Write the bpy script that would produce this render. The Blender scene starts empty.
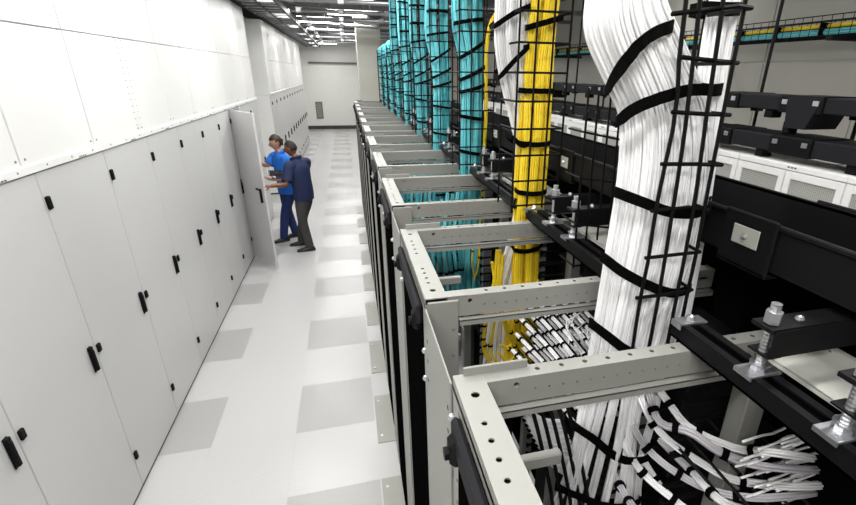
import bpy, bmesh, math, random
from mathutils import Vector, Matrix
random.seed(7)
S = bpy.context.scene
COL = S.collection
PI = math.pi

# ------------------------------------------------------------------ camera
FPX, CX, CY = 459.88, 475.54, 260.47            # focal length and optical axis for an 856 x 505 frame
YAW, PITCH, ROLL = .2649, .3864, .0150
CAM = Vector((1.5586, -2.8213, 2.6598))
_f = Vector((math.sin(YAW)*math.cos(PITCH), math.cos(YAW)*math.cos(PITCH), -math.sin(PITCH)))
_r = Vector((math.cos(YAW), -math.sin(YAW), 0)); _u = _r.cross(_f)
CR = math.cos(ROLL)*_r + math.sin(ROLL)*_u
CU = -math.sin(ROLL)*_r + math.cos(ROLL)*_u
CF = _f
cd = bpy.data.cameras.new('camera'); cam = bpy.data.objects.new('camera', cd); COL.objects.link(cam)
cd.sensor_fit = 'HORIZONTAL'; cd.sensor_width = 36; cd.lens = FPX/856*36
cd.shift_x = (428-CX)/856; cd.shift_y = (CY-252.5)/856
cd.clip_start = .02; cd.clip_end = 100
m = Matrix((CR, CU, -CF)).transposed().to_4x4(); m.translation = CAM
cam.matrix_world = m
S.camera = cam
def at(px, py, ax, v):
    """the point of the place that lies at height / distance v along axis ax and is measured at px,py in the survey photo"""
    d = CF + (px-CX)/FPX*CR - (py-CY)/FPX*CU
    i = 'xyz'.index(ax)
    return CAM + d*((v-CAM[i])/d[i])

# ------------------------------------------------------------------ world, exposure
w = bpy.data.worlds.new('world'); S.world = w; w.use_nodes = True
w.node_tree.nodes['Background'].inputs[0].default_value = (.8, .9, 1, 1)
w.node_tree.nodes['Background'].inputs[1].default_value = .02
S.view_settings.view_transform = 'Standard'
S.view_settings.look = 'None'
S.view_settings.exposure = 0.75
S.view_settings.gamma = 1
S.view_settings.use_curve_mapping = False
LAMP_W = 17                                      # watts of each ceiling fixture

# ------------------------------------------------------------------ materials
def mat(name, col, rough=.5, metal=0, var=.06, scale=30, bump=.0, spec=.5, emit=0):
    m = bpy.data.materials.new(name); m.use_nodes = True
    nt = m.node_tree; b = nt.nodes['Principled BSDF']
    b.inputs['Roughness'].default_value = rough; b.inputs['Metallic'].default_value = metal
    b.inputs['Specular IOR Level'].default_value = spec
    tc = nt.nodes.new('ShaderNodeTexCoord'); n = nt.nodes.new('ShaderNodeTexNoise')
    n.inputs['Scale'].default_value = scale; n.inputs['Detail'].default_value = 4
    nt.links.new(tc.outputs['Object'], n.inputs['Vector'])
    mx = nt.nodes.new('ShaderNodeMix'); mx.data_type = 'RGBA'
    mx.inputs[6].default_value = tuple(c*(1-var) for c in col)+(1,)
    mx.inputs[7].default_value = tuple(min(1, c*(1+var)) for c in col)+(1,)
    nt.links.new(n.outputs['Fac'], mx.inputs[0]); nt.links.new(mx.outputs[2], b.inputs['Base Color'])
    if bump:
        bp = nt.nodes.new('ShaderNodeBump'); bp.inputs['Strength'].default_value = bump; bp.inputs['Distance'].default_value = .002
        nt.links.new(n.outputs['Fac'], bp.inputs['Height']); nt.links.new(bp.outputs['Normal'], b.inputs['Normal'])
    if emit:
        nt.links.new(mx.outputs[2], b.inputs['Emission Color']); b.inputs['Emission Strength'].default_value = emit
    return m
def speckle(name, c1, c2, rough):
    m = mat(name, c1, rough, var=.02)
    nt = m.node_tree; b = nt.nodes['Principled BSDF']
    tc = nt.nodes['Texture Coordinate']
    n1 = nt.nodes.new('ShaderNodeTexNoise'); n1.inputs['Scale'].default_value = 160; n1.inputs['Detail'].default_value = 2
    n2 = nt.nodes.new('ShaderNodeTexNoise'); n2.inputs['Scale'].default_value = 3.5; n2.inputs['Detail'].default_value = 3
    r = nt.nodes.new('ShaderNodeValToRGB')
    r.color_ramp.elements[0].position = .36; r.color_ramp.elements[0].color = tuple(c2)+(1,)
    r.color_ramp.elements[1].position = .52; r.color_ramp.elements[1].color = tuple(c1)+(1,)
    nt.links.new(tc.outputs['Object'], n1.inputs['Vector']); nt.links.new(tc.outputs['Object'], n2.inputs['Vector'])
    nt.links.new(n1.outputs['Fac'], r.inputs[0])
    mx = nt.nodes.new('ShaderNodeMix'); mx.data_type = 'RGBA'; mx.blend_type = 'MULTIPLY'; mx.inputs[0].default_value = .0
    nt.links.new(r.outputs[0], mx.inputs[6]); nt.links.new(n2.outputs['Fac'], mx.inputs[7])
    nt.links.new(mx.outputs[2], b.inputs['Base Color'])
    mr = nt.nodes.new('ShaderNodeMapRange'); mr.inputs[3].default_value = rough-.01; mr.inputs[4].default_value = rough+.01
    nt.links.new(n2.outputs['Fac'], mr.inputs[0]); nt.links.new(mr.outputs[0], b.inputs['Roughness'])
    return m
def perforated(name, col):
    m = mat(name, col, .5)
    nt = m.node_tree; b = nt.nodes['Principled BSDF']; tc = nt.nodes['Texture Coordinate']
    v = nt.nodes.new('ShaderNodeTexVoronoi'); v.inputs['Scale'].default_value = 90; v.inputs['Randomness'].default_value = 0
    nt.links.new(tc.outputs['Object'], v.inputs['Vector'])
    r = nt.nodes.new('ShaderNodeValToRGB'); r.color_ramp.elements[0].position = .3; r.color_ramp.elements[1].position = .36
    r.color_ramp.elements[0].color = (.03, .03, .03, 1); r.color_ramp.elements[1].color = tuple(col)+(1,)
    nt.links.new(v.outputs['Distance'], r.inputs[0]); nt.links.new(r.outputs[0], b.inputs['Base Color'])
    return m
M = {}
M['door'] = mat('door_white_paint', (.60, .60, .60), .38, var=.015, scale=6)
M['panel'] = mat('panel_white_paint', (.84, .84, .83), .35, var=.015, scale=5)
M['fascia'] = mat('fascia_white_paint', (.86, .86, .85), .4, var=.01)
M['seam'] = mat('seam_grey', (.22, .22, .22), .6)
M['plinth'] = mat('plinth_dark', (.05, .05, .05), .6)
M['wall'] = mat('wall_off_white', (.84, .84, .80), .6, var=.03, scale=3)
M['wall_beige'] = mat('wall_beige_panel', (.42, .41, .37), .55, var=.06, scale=2)
M['pillar'] = mat('pillar_plaster', (.56, .56, .50), .6, var=.04, scale=4)
M['ceil'] = mat('ceiling_dark', (.10, .10, .10), .8, var=.2, scale=2)
M['rack'] = mat('rack_grey_paint', (.25, .25, .231), .45, var=.03, scale=12)
M['rack_hi'] = mat('rack_pale_paint', (.27, .27, .25), .45, var=.03, scale=12)
M['plate'] = mat('floor_plate_paint', (.36, .36, .325), .4, var=.04, scale=12)
M['black'] = mat('black_plastic', (.004, .004, .0045), .6, var=.15, spec=.15)
M['blackm'] = mat('black_metal', (.004, .004, .005), .5, var=.15, spec=.2)
M['wire'] = mat('black_wire', (.003, .003, .003), .6, spec=.12)
M['mesh'] = mat('interior_shade_black', (.003, .003, .003), .95, spec=0)  # flat black for sheets that stand in for shade inside the racks
M['strap'] = mat('black_hook_and_loop', (.002, .002, .002), .95, var=.3, scale=300, bump=.3, spec=.05)
M['char'] = mat('charcoal_rubber', (.016, .016, .019), .7, var=.1, spec=.12)
M['steel'] = mat('zinc_steel', (.60, .61, .64), .33, .9, var=.06, scale=60)
M['cap'] = mat('cream_cap_paint', (.56, .56, .51), .45, var=.03, scale=12)
M['teal'] = mat('teal_cable', (.15, .60, .66), .42, var=.18, scale=14)
M['teal2'] = mat('deep_teal_cable', (.06, .38, .43), .42, var=.2, scale=14)
M['yellow'] = mat('yellow_cable', (.94, .69, .03), .42, var=.1, scale=14)
M['white'] = mat('white_cable', (.87, .87, .885), .42, var=.05, scale=14)
M['grey'] = mat('grey_cable', (.50, .48, .52), .45, var=.1, scale=14)
M['tile'] = speckle('floor_tile_light', (.56, .56, .56), (.49, .49, .49), .26)
M['tiled'] = speckle('floor_tile_dark', (.41, .41, .405), (.37, .37, .37), .28)
M['perf'] = perforated('perforated_door', (.40, .40, .37))
M['lamp'] = mat('lamp_diffuser', (1, .98, .95), .5, var=.01, emit=7)
M['galv'] = mat('galvanised_conduit', (.30, .30, .31), .4, .8, var=.1)
M['vent'] = mat('vent_grey', (.16, .16, .16), .5)
M['ink'] = mat('printed_grey', (.12, .12, .12), .6)

# ------------------------------------------------------------------ mesh helpers
class MB:
    def __init__(s): s.v = []; s.f = []
    def add(s, vs, fs):
        n = len(s.v); s.v += [tuple(v) for v in vs]; s.f += [tuple(i+n for i in f) for f in fs]; return s
    def box(s, x0, x1, y0, y1, z0, z1, b=0):
        if x0 > x1: x0, x1 = x1, x0
        if y0 > y1: y0, y1 = y1, y0
        if z0 > z1: z0, z1 = z1, z0
        if not b:
            return s.add([(x0,y0,z0),(x1,y0,z0),(x1,y1,z0),(x0,y1,z0),(x0,y0,z1),(x1,y0,z1),(x1,y1,z1),(x0,y1,z1)],
                         [(0,3,2,1),(4,5,6,7),(0,1,5,4),(1,2,6,5),(2,3,7,6),(3,0,4,7)])
        b = min(b, (x1-x0)/2.01, (y1-y0)/2.01, (z1-z0)/2.01)
        vs = []; idx = {}
        for i, (X, dx) in enumerate(((x0,1),(x1,-1))):
            for j, (Y, dy) in enumerate(((y0,1),(y1,-1))):
                for k, (Z, dz) in enumerate(((z0,1),(z1,-1))):
                    for a in range(3):
                        p = [X+dx*b, Y+dy*b, Z+dz*b]; p[a] = (X, Y, Z)[a]
                        idx[i,j,k,a] = len(vs); vs.append(p)
        fs = []
        I = lambda i,j,k,a: idx[i,j,k,a]
        for e in (0,1):
            q = [I(e,0,0,0),I(e,1,0,0),I(e,1,1,0),I(e,0,1,0)]; fs.append(q if e else q[::-1])
            q = [I(0,e,0,1),I(0,e,1,1),I(1,e,1,1),I(1,e,0,1)]; fs.append(q if e else q[::-1])
            q = [I(0,0,e,2),I(1,0,e,2),I(1,1,e,2),I(0,1,e,2)]; fs.append(q if e else q[::-1])
        for a in (0,1):
            for c in (0,1):
                fs.append([I(0,a,c,1),I(1,a,c,1),I(1,a,c,2),I(0,a,c,2)])
                fs.append([I(a,0,c,0),I(a,1,c,0),I(a,1,c,2),I(a,0,c,2)])
                fs.append([I(a,c,0,0),I(a,c,1,0),I(a,c,1,1),I(a,c,0,1)])
        for i in (0,1):
            for j in (0,1):
                for k in (0,1): fs.append([I(i,j,k,0),I(i,j,k,1),I(i,j,k,2)])
        return s.add(vs, fs)
    def tube(s, path, r, n=6, cap=True):
        P = [Vector(p) for p in path]; N = len(P)
        R = r if isinstance(r, (list, tuple)) else [r]*N
        t0 = (P[1]-P[0]).normalized()
        up = Vector((0,0,1)) if abs(t0.z) < .9 else Vector((1,0,0))
        a = t0.cross(up).normalized(); vs = []
        for i in range(N):
            t = (P[min(i+1,N-1)]-P[max(i-1,0)])
            t = t.normalized() if t.length > 1e-9 else t0
            a = (a - t*a.dot(t)).normalized(); b = t.cross(a)
            for k in range(n):
                th = 2*PI*k/n
                vs.append(P[i]+(a*math.cos(th)+b*math.sin(th))*R[i])
        fs = [(i*n+k, i*n+(k+1)%n, (i+1)*n+(k+1)%n, (i+1)*n+k) for i in range(N-1) for k in range(n)]
        if cap: fs += [tuple(range(n))[::-1], tuple((N-1)*n+k for k in range(n))]
        return s.add(vs, fs)
    def cyl(s, p0, p1, r, n=10): return s.tube([p0, p1], r, n)
    def band(s, loop, h, t, nrm=Vector((0,0,1))):
        """closed strap: loop of points, height h along nrm, thickness t outward"""
        P = [Vector(p) for p in loop]; c = sum(P, Vector())/len(P); n = len(P); vs = []
        for i, p in enumerate(P):
            tg = (P[(i+1)%n]-P[i-1]).normalized(); o = tg.cross(nrm).normalized()
            if o.dot(p-c) < 0: o = -o
            up = o.cross(tg).normalized()
            if up.dot(nrm) < 0: up = -up
            vs += [p-up*h/2, p-up*h/2+o*t, p+up*h/2+o*t, p+up*h/2]
        fs = []
        for i in range(n):
            j = (i+1) % n
            for k in range(4): fs.append((i*4+k, i*4+(k+1)%4, j*4+(k+1)%4, j*4+k))
        return s.add(vs, fs)
    def sphere(s, c, r, nu=8, nv=5, sc=(1,1,1)):
        c = Vector(c); vs = []; fs = []
        for i in range(nv+1):
            ph = PI*i/nv
            for k in range(nu):
                th = 2*PI*k/nu
                vs.append(c+Vector((r*sc[0]*math.sin(ph)*math.cos(th), r*sc[1]*math.sin(ph)*math.sin(th), r*sc[2]*math.cos(ph))))
        for i in range(nv):
            for k in range(nu): fs.append((i*nu+k, (i+1)*nu+k, (i+1)*nu+(k+1)%nu, i*nu+(k+1)%nu))
        return s.add(vs, fs)
    def holed(s, L, W, holes, z, org, ux, uy, t=.003):
        """flat strip L x W (along ux, uy from org) pierced by round holes [(pos, off, radius)]"""
        org = Vector(org); ux = Vector(ux); uy = Vector(uy); nz = ux.cross(uy).normalized()
        cur = 0
        pt = lambda a, b: org+ux*a+uy*b
        for (h, off, r) in sorted(holes):
            c = max(r*1.6, .004); a0, a1 = h-c, h+c
            if a0 < cur or a1 > L: continue
            s.add([pt(cur,0), pt(a0,0), pt(a0,W), pt(cur,W)], [(0,1,2,3)])
            ring = [pt(h+r*math.cos(2*PI*k/8), off+r*math.sin(2*PI*k/8)) for k in range(8)]
            sq = [pt(a1,off), pt(a1,W), pt(h,W), pt(a0,W), pt(a0,off), pt(a0,0), pt(h,0), pt(a1,0)]
            low = [q-nz*t for q in ring]
            s.add(ring+sq+low, [(k, 8+k, 8+(k+1)%8, (k+1)%8) for k in range(8)]+[(k, (k+1)%8, 16+(k+1)%8, 16+k) for k in range(8)])
            cur = a1
        s.add([pt(cur,0), pt(L,0), pt(L,W), pt(cur,W)], [(0,1,2,3)])
        return s
    def build(s, name, m, parent=None, smooth=False, fix=True):
        off = ORG.get(parent, Vector()) if parent else Vector()
        me = bpy.data.meshes.new(name)
        me.from_pydata([Vector(v)-off for v in s.v], [], s.f); me.update()
        if fix:
            bm = bmesh.new(); bm.from_mesh(me); bmesh.ops.recalc_face_normals(bm, faces=bm.faces); bm.to_mesh(me); bm.free()
        if smooth:
            for p in me.polygons: p.use_smooth = True
        me.materials.append(M[m] if isinstance(m, str) else m)
        o = bpy.data.objects.new(name, me); COL.objects.link(o)
        if parent: o.parent = parent
        ORG[o] = off
        return o
ORG = {}
def tag(o, label=None, cat=None, group=None, kind=None):
    if label: o['label'] = label
    if cat: o['category'] = cat
    if group: o['group'] = group
    if kind: o['kind'] = kind
    return o
def thing(name, loc, label, cat, group=None):
    o = bpy.data.objects.new(name, None); COL.objects.link(o); o.location = loc; o.empty_display_size = .05
    ORG[o] = Vector(loc)
    return tag(o, label, cat, group)
def copy_tree(o, parent=None):
    c = o.copy(); COL.objects.link(c)
    if parent: c.parent = parent; c.matrix_parent_inverse = o.matrix_parent_inverse.copy()
    ORG[c] = ORG.get(o, Vector())
    for ch in KIDS(o): copy_tree(ch, c)
    return c
def KIDS(o): return [x for x in list(COL.objects) if x.parent is o]
def catmull(P, n):
    P = [Vector(p) for p in P]
    if len(P) < 3: return [P[0].lerp(P[-1], i/n) for i in range(n+1)]
    Q = [P[0]*2-P[1]]+P+[P[-1]*2-P[-2]]; out = []
    segs = len(P)-1
    for i in range(n+1):
        u = i/n*segs; k = min(int(u), segs-1); t = u-k
        a, b, c, d = Q[k:k+4]
        out.append(.5*((2*b)+(c-a)*t+(2*a-5*b+4*c-d)*t*t+(3*b-a-3*c+d)*t**3))
    return out
ORD = ['first','second','third','fourth','fifth','sixth','seventh','eighth','ninth','tenth','eleventh','twelfth','thirteenth','fourteenth']
def bunch(mb, path, r, rs, n=5, core=True):
    """a round bunch of parallel strands swept along a path"""
    P = [Vector(p) for p in path]; N = len(P)
    rr = r if isinstance(r, (list, tuple)) else [r]*N
    cnt = max(5, int(2*PI*(max(rr)-rs)/(2.15*rs)))
    t0 = (P[1]-P[0]).normalized(); up = Vector((0,0,1)) if abs(t0.z) < .9 else Vector((1,0,0)); a = t0.cross(up).normalized()
    fr = []
    for i in range(N):
        t = (P[min(i+1,N-1)]-P[max(i-1,0)]).normalized(); a = (a-t*a.dot(t)).normalized(); fr.append((a.copy(), t.cross(a)))
    for k in range(cnt):
        th = 2*PI*k/cnt+random.uniform(-.1,.1); sw = random.uniform(-.12,.12); j = random.uniform(.93,1.0)
        mb.tube([P[i]+(fr[i][0]*math.cos(th+sw*i/N)+fr[i][1]*math.sin(th+sw*i/N))*(rr[i]-rs)*j for i in range(N)], rs, n, cap=False)
    if core: mb.tube(P, [max(x-rs*1.3, .002) for x in rr], 6)
    return mb

# ================================================================== SETTING
W = .7347; H = 2.16; T = .61; TX = .954; TY = .2927
YEND = 21.9; CEIL = 4.2; XR = 6.5
NEAR_END = 9*W; FAR0 = 8.47; FARN = 12; FAR1 = FAR0+FARN*W

fl = tag(MB().box(-1.3, XR, -5, YEND, -.06, -.004).build('floor', 'tile'), kind='structure')
tl = MB().box(-.3048, .3048, -.3048, .3048, -.02, 0).build('tile', 'tile', fl)
td = MB().box(-.3048, .3048, -.3048, .3048, -.02, 0).build('tile', 'tiled', fl)
first = {0: True, 1: True}
for r in range(-3, 35):
    for c in range(-2, 2):
        x = TX+c*T+T/2; y = TY+r*T+T/2
        dark = (r % 2 == 0) and c in (0, -2)
        src = td if dark else tl
        if first[dark]: o = src; first[dark] = False
        else:
            o = src.copy(); COL.objects.link(o); o.parent = fl
        o.location = (x, y, 0)

ce = tag(MB().box(-1.3, XR, -5, YEND, CEIL, CEIL+.1).build('ceiling', 'ceil'), kind='structure')
tag(MB().box(-1.3, XR, YEND, YEND+.1, 0, CEIL).build('wall_far', 'wall'), kind='structure')
tag(MB().box(-1.3, XR, -5.1, -5, 0, CEIL).build('wall_near', 'wall_beige'), kind='structure')
tag(MB().box(-1.4, -1.3, -5, YEND, 0, CEIL).build('wall_left_rear', 'wall'), kind='structure')
wr = tag(MB().box(XR, XR+.1, -5, YEND, 0, CEIL).build('wall_right', 'wall_beige'), kind='structure')
for i in range(6):
    MB().box(XR-.012, XR, -1.6+i*1.25, -.36+i*1.25, 2.84, CEIL-.02, .004).build('panel', 'wall_beige', wr)
    MB().box(XR-.012, XR, -1.6+i*1.25, -.36+i*1.25, 1.2, 2.82, .004).build('panel', 'wall_beige', wr)
tag(MB().box(-1.0, XR, YEND-.02, YEND, 0, .16).build('baseboard_far', 'plinth'), kind='structure')
tag(MB().box(.0, 2.2, YEND-.10, YEND, 2.98, 3.06).build('trim_1', 'vent'), kind='structure')

# left bulkhead of white blanking panels above the cabinets
def bulkhead(name, y0, y1, z1, off):
    wl = tag(MB().box(-1.0, -.022, y0, y1, H+.004, z1).build(name, 'panel'), kind='structure')
    n0 = math.floor((y0-off)/W); k = n0
    while off+k*W < y1:
        a = max(y0, off+k*W)+.007; b = min(y1, off+(k+1)*W)-.007
        if b-a > .02:
            MB().box(-.022, 0, a, b, H+.048, 2.857, .003).build('panel', 'panel', wl)
            MB().box(-.022, 0, a, b, 2.863, z1, .003).build('panel', 'panel', wl)
            MB().box(-.022, -.016, b-.004, b+.018, H+.05, z1).build('seam_shade_strip', 'seam', wl)  # grey strip puts the shade of the panel gap into colour
            s = MB()
            for z in (H+.075,):
                for yy in (a+.03, b-.03): s.cyl((0,yy,z), (.003,yy,z), .006, 8)
            s.build('rivet', 'seam', wl)
        k += 1
    f = MB().box(-.02, .012, y0, y1, H+.004, H+.047, .003).build('fascia', 'fascia', wl)
    s = MB(); y = y0+.1
    while y < y1:
        s.cyl((.012,y,H+.026), (.0145,y,H+.026), .005, 8); y += W/3
    s.build('rivet', 'seam', wl)
    t = MB(); k = n0
    while (k+1)*W+.3 < y1:
        yy = k*W+.42
        if yy > y0:
            for q in range(4): t.box(.012, .0126, yy+q*.022, yy+q*.022+.016, H+.008, H+.016)
        k += 1
    t.build('printed_tag', 'ink', wl)
    return wl
w1 = bulkhead('wall_left', -2*W, NEAR_END, 3.62, -.075)
w2 = bulkhead('wall_left_far', FAR0, FAR1, 3.62, FAR0)
s = MB()
for z in range(14):
    s.cyl((0,1.355,2.26+z*.045), (.003,1.355,2.26+z*.045), .004, 6); s.cyl((0,1.435,2.26+z*.045), (.003,1.435,2.26+z*.045), .003, 6)
s.build('rivet', 'seam', w1)

# ================================================================== LEFT CABINETS
def cabinet_body(root, y0):
    b = MB(); b.box(-1.0, -.03, y0+.002, y0+W-.002, .03, H, 0); b.build('body', 'panel', root)
    MB().box(-.98, -.012, y0+.001, y0+W-.001, 0, .03).build('plinth', 'plinth', root)
def door_parts(root, y0, handle=True):
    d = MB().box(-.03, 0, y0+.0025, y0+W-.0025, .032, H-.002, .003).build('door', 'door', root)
    # latch handle at far edge
    hy = y0+W-.067
    if handle:
        h = MB(); h.box(0, .008, hy-.016, hy+.016, 1.00, 1.17, .004); h.box(.006, .024, hy-.011, hy+.011, 1.01, 1.15, .005); h.box(.006, .02, hy-.014, hy+.014, 1.145, 1.168, .004)
        h.build('handle', 'black', d)
    for z0, z1 in ((1.965, 2.035), (1.085, 1.14), (.245, .305)):
        MB().box(-.001, .016, y0+.004, y0+.036, z0, z1, .005).build('hinge', 'black', d)
    return d
for k in range(-2, 9):
    n = k-6
    if n < 0: lab = 'white server cabinet with a flat closed door, %s nearer than the open cabinet' % (ORD[-n-1] if n < -1 else 'the one just')
    elif n > 0: lab = ['', 'closed white server cabinet just beyond the open one, half hidden by its door', 'closed white server cabinet at the far end of the near row, beside the recess'][n]
    else: lab = 'white server cabinet standing open with its door swung into the aisle'
    root = thing('server_cabinet', (0, k*W, 0), lab, 'cabinet', 'closed white cabinets in the near left row' if n else None)
    if n:
        cabinet_body(root, k*W); door_parts(root, k*W)
    else:
        y0 = k*W
        MB().box(-1.0, -.97, y0, y0+W, .03, H).build('back_panel', 'panel', root)
        for yy in (y0+.002, y0+W-.032): MB().box(-1.0, -.002, yy, yy+.03, .03, H).build('side_panel', 'panel', root)
        MB().box(-1.0, -.01, y0+.03, y0+W-.03, H-.03, H).build('top_panel', 'panel', root)
        MB().box(-1.0, -.01, y0+.03, y0+W-.03, .03, .06).build('bottom_panel', 'panel', root)
        MB().box(-.98, -.012, y0+.001, y0+W-.001, 0, .03).build('plinth', 'plinth', root)
        MB().box(-.002, .012, y0-.003, y0+.009, .05, H-.02, .003).build('door_seal', 'black', root)
        for i in range(14):
            MB().box(-.9, -.12, y0+.09, y0+W-.09, .25+i*.125, .25+i*.125+.085, .004).build('server_unit', 'black', root)
        # door swung open 148 degrees about the near jamb
        d = Vector((.405, -.63, 0)).normalized(); nrm = Vector((d.y, -d.x, 0))   # outward face looks back to the wall
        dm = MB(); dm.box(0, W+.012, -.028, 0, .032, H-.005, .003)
        def turn(mb): 
            mb.v = [tuple(Vector((.012, y0, 0))+d*v[0]+nrm*v[1]*-1+Vector((0,0,v[2]))) for v in mb.v]; return mb
        dr = turn(dm).build('door', 'door', root)
        hm = MB(); hm.box(W-.085, W-.065, -.058, -.028, .98, 1.17, .004); hm.box(W-.19, W-.07, -.058, -.04, 1.145, 1.17, .004)
        turn(hm).build('handle', 'black', dr)
        for z in (1.98, .27):
            hm = MB(); hm.box(.02, .06, -.04, -.028, z, z+.06, .004); turn(hm).build('hinge', 'black', dr)
        hm = MB(); hm.box(.02, .05, -.05, -.028, 1.09, 1.21, .004); turn(hm).build('hinge', 'black', dr)
for k in range(FARN):
    y0 = FAR0+k*W
    root = thing('server_cabinet', (0, y0, 0), 'white server cabinet, %s of the far group behind the two men' % ORD[k], 'cabinet', 'white cabinets in the far left row')
    cabinet_body(root, y0); door_parts(root, y0)

# ================================================================== RIGHT ROW OF OPEN RACKS
RX0, RX1 = 1.712, 2.60; RZ = 2.12; P = .92; RY = -1.77; RL = .59
def rack(k):
    y0 = RY+P*k; y1 = y0+RL
    lab = 'grey open rack frame in the cable row, %s from the camera' % ORD[k+1]
    root = thing('rack_frame', (RX0, y0, 0), lab, 'rack', 'open rack frames in the right row')
    # front top rail along the row with holes
    MB().box(RX0+.004, RX0+.054, y0+.01, y1-.01, RZ-.014, RZ-.009).build('hole_shade_strip', 'black', root)  # black strip stands in for the shade below the holes
    t = MB().box(RX0, RX0+.058, y0, y1, RZ-.045, RZ-.02)
    holes = [(.05, .030, .0085)]+[(.10+i*.034, .034, .0055) for i in range(4)]+[(.33+i*.04, .034, .0055) for i in range(4)]+[(.525, .030, .0085)]
    t.holed(y1-y0, .058, holes, RZ, (RX0+.058, y0, RZ), (0,1,0), (-1,0,0))
    t.add([(RX0,y0,RZ),(RX0,y1,RZ),(RX0,y1,RZ-.03),(RX0,y0,RZ-.03)], [(0,1,2,3)])
    t.add([(RX0+.058,y0,RZ),(RX0+.058,y1,RZ),(RX0+.058,y1,RZ-.045),(RX0+.058,y0,RZ-.045)], [(0,1,2,3)])
    t.build('top_rail', 'rack_hi', root)
    # cross beams
    for yy, far in ((y0, 0), (y1-.036, 1)):
        c = MB()
        L = RX1-RX0-.06; x0 = RX0+.058
        hl = [(.11+i*.052, .02, .0055) for i in range(13)]
        c.holed(L, .036, hl, RZ, (x0, yy, RZ), (1,0,0), (0,1,0))
        c.holed(L, .060, [(.06, .044, .006)]+[(.10+i*.03, .028, .0026) for i in range(22)], 0, (x0, yy, RZ-.060), (1,0,0), (0,0,1))
        xl = x0+(0 if far else .03)
        c.box(xl, x0+L, yy-.012, yy+.006, RZ-.070, RZ-.066)
        c.box(xl, x0+L, yy-.012, yy-.009, RZ-.083, RZ-.067)
        c.box(x0, x0+L, yy+.032, yy+.036, RZ-.06, RZ-.001)
        c.build('cross_beam', 'rack', root)
        if not far:
            g = MB().box(RX0+.004, RX0+.085, yy-.012, yy-.004, RZ-.40, RZ-.006, .002); g.build('corner_plate', 'rack', root)
            g = MB()
            for z in (.09, .17, .25, .33): g.cyl((RX0+.07,yy-.0125,RZ-z), (RX0+.07,yy-.0145,RZ-z), .004, 8)
            g.build('rivet', 'vent', root)
            MB().box(RX0+.002, RX0+.11, yy-.002, yy+.03, RZ-.001, RZ+.002).build('top_flange', 'rack_hi', root)
        else:
            q = MB(); q.box(RX0+.02, RX0+.15, yy+.028, yy+.034, RZ-.002, RZ+.018, .001); q.build('end_lip', 'rack', root)
    # posts
    for yy in (y0, y1-.05):
        MB().box(RX0, RX0+.05, yy, yy+.05, .03, RZ-.045, .003).build('post', 'rack_hi', root)
        pr = MB().box(RX1-.20, RX1-.14, yy, yy+.05, .03, RZ-.072, .003).build('post', 'rack', root)
    # horizontal inner rails and rear rail
    for z in (RZ-.22, RZ-.48, RZ-.85, .9, .5):
        MB().box(RX0+.05, RX0+.22, y1-.06, y1-.04, z, z+.03, .003).build('side_rail', 'rack', root)
    # wide pale cap plate at the back with holes
    c = MB().box(2.395, 2.575, y0+.0, y1-.03, RZ-.03, RZ-.022)
    c.holed(y1-y0-.03, .18, [(.06+i*.075, .035, .007 if i % 3 else .012) for i in range(7)], RZ-.018, (2.575, y0, RZ-.018), (0,1,0), (-1,0,0))
    c.build('cap_plate', 'cap', root)
    # black sheet added to darken the interior, patch units in front
    MB().box(2.604, 2.618, y0-.02, y1+.02, .05, RZ+.06).build('rear_shade_sheet', 'mesh', root)
    if 0 <= k < 3:
        for i in range(18):
            z = RZ-.16-i*.075
            MB().box(2.44, 2.54, y0+.052, y1-.052, z, z+.066, .003).build('patch_panel', 'black', root)
    # charcoal door channel with knobs under the front rail
    MB().box(RX0-.018, RX0-.001, y0+.05, y1-.06, RZ-.105, RZ-.04, .008).build('door_channel', 'char', root)
    MB().box(RX0-.003, RX0+.020, y0+.060, y1-.060, .06, RZ-.11, .002).build('front_shade_sheet', 'mesh', root)  # black sheet stands in for the dark of the open front
    for yy in (y0+.08, y1-.09):
        kb = MB(); kb.box(RX0-.028, RX0-.002, yy-.022, yy+.022, RZ-.125, RZ-.065, .010); kb.cyl((RX0-.036,yy,RZ-.10), (RX0-.02,yy,RZ-.10), .012, 10)
        kb.build('knob', 'black', root)
    sc = MB()
    for yy, z in ((y0+.012,.16),(y0+.012,.25),(y1-.012,.09),(y1-.012,.20)): sc.sphere((RX0-.004,yy,RZ-z), .009, 8, 4)
    sc.build('bolt', 'steel', root)
    # perforated holes on the post faces towards the aisle
    hs = MB()
    for i in range(30):
        for yy in (y0+.012, y1-.038): hs.cyl((RX0-.0005,yy,.15+i*.06), (RX0+.001,yy,.15+i*.06), .004, 6)
    tag(hs.build('punched_hole', 'black', root), kind='stuff')
    # floor anchor plate
    bp = MB().box(1.575, RX0+.02, y0-.045, y0+.53, .001, .006, .001).build('anchor_plate', 'plate', root)
    b2 = MB()
    for yy in (y0+.03, y0+.45): b2.cyl((1.61,yy,.006), (1.61,yy,.012), .010, 8)
    b2.build('bolt', 'steel', bp)
    # black channel strut on top, clamps, threaded rods and trough brackets
    s0 = y0-.16; s1 = y1+.03
    st = MB(); st.box(2.218, 2.224, s0, s1, RZ+.002, RZ+.043); st.box(2.266, 2.272, s0, s1, RZ+.002, RZ+.043); st.box(2.218, 2.272, s0, s1, RZ+.002, RZ+.007)
    st.box(2.224, 2.234, s0, s1, RZ+.038, RZ+.043); st.box(2.256, 2.266, s0, s1, RZ+.038, RZ+.043)
    st = st.build('strut', 'blackm', root)
    e = MB(); e.box(2.212, 2.278, s1-.035, s1-.005, RZ+.043, RZ+.047); e.box(2.210, 2.213, s1-.035, s1-.005, RZ+.034, RZ+.047); e.sphere((2.245,s1-.02,RZ+.05), .011, 8, 4)
    e.build('end_clip', 'steel', root)
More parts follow.
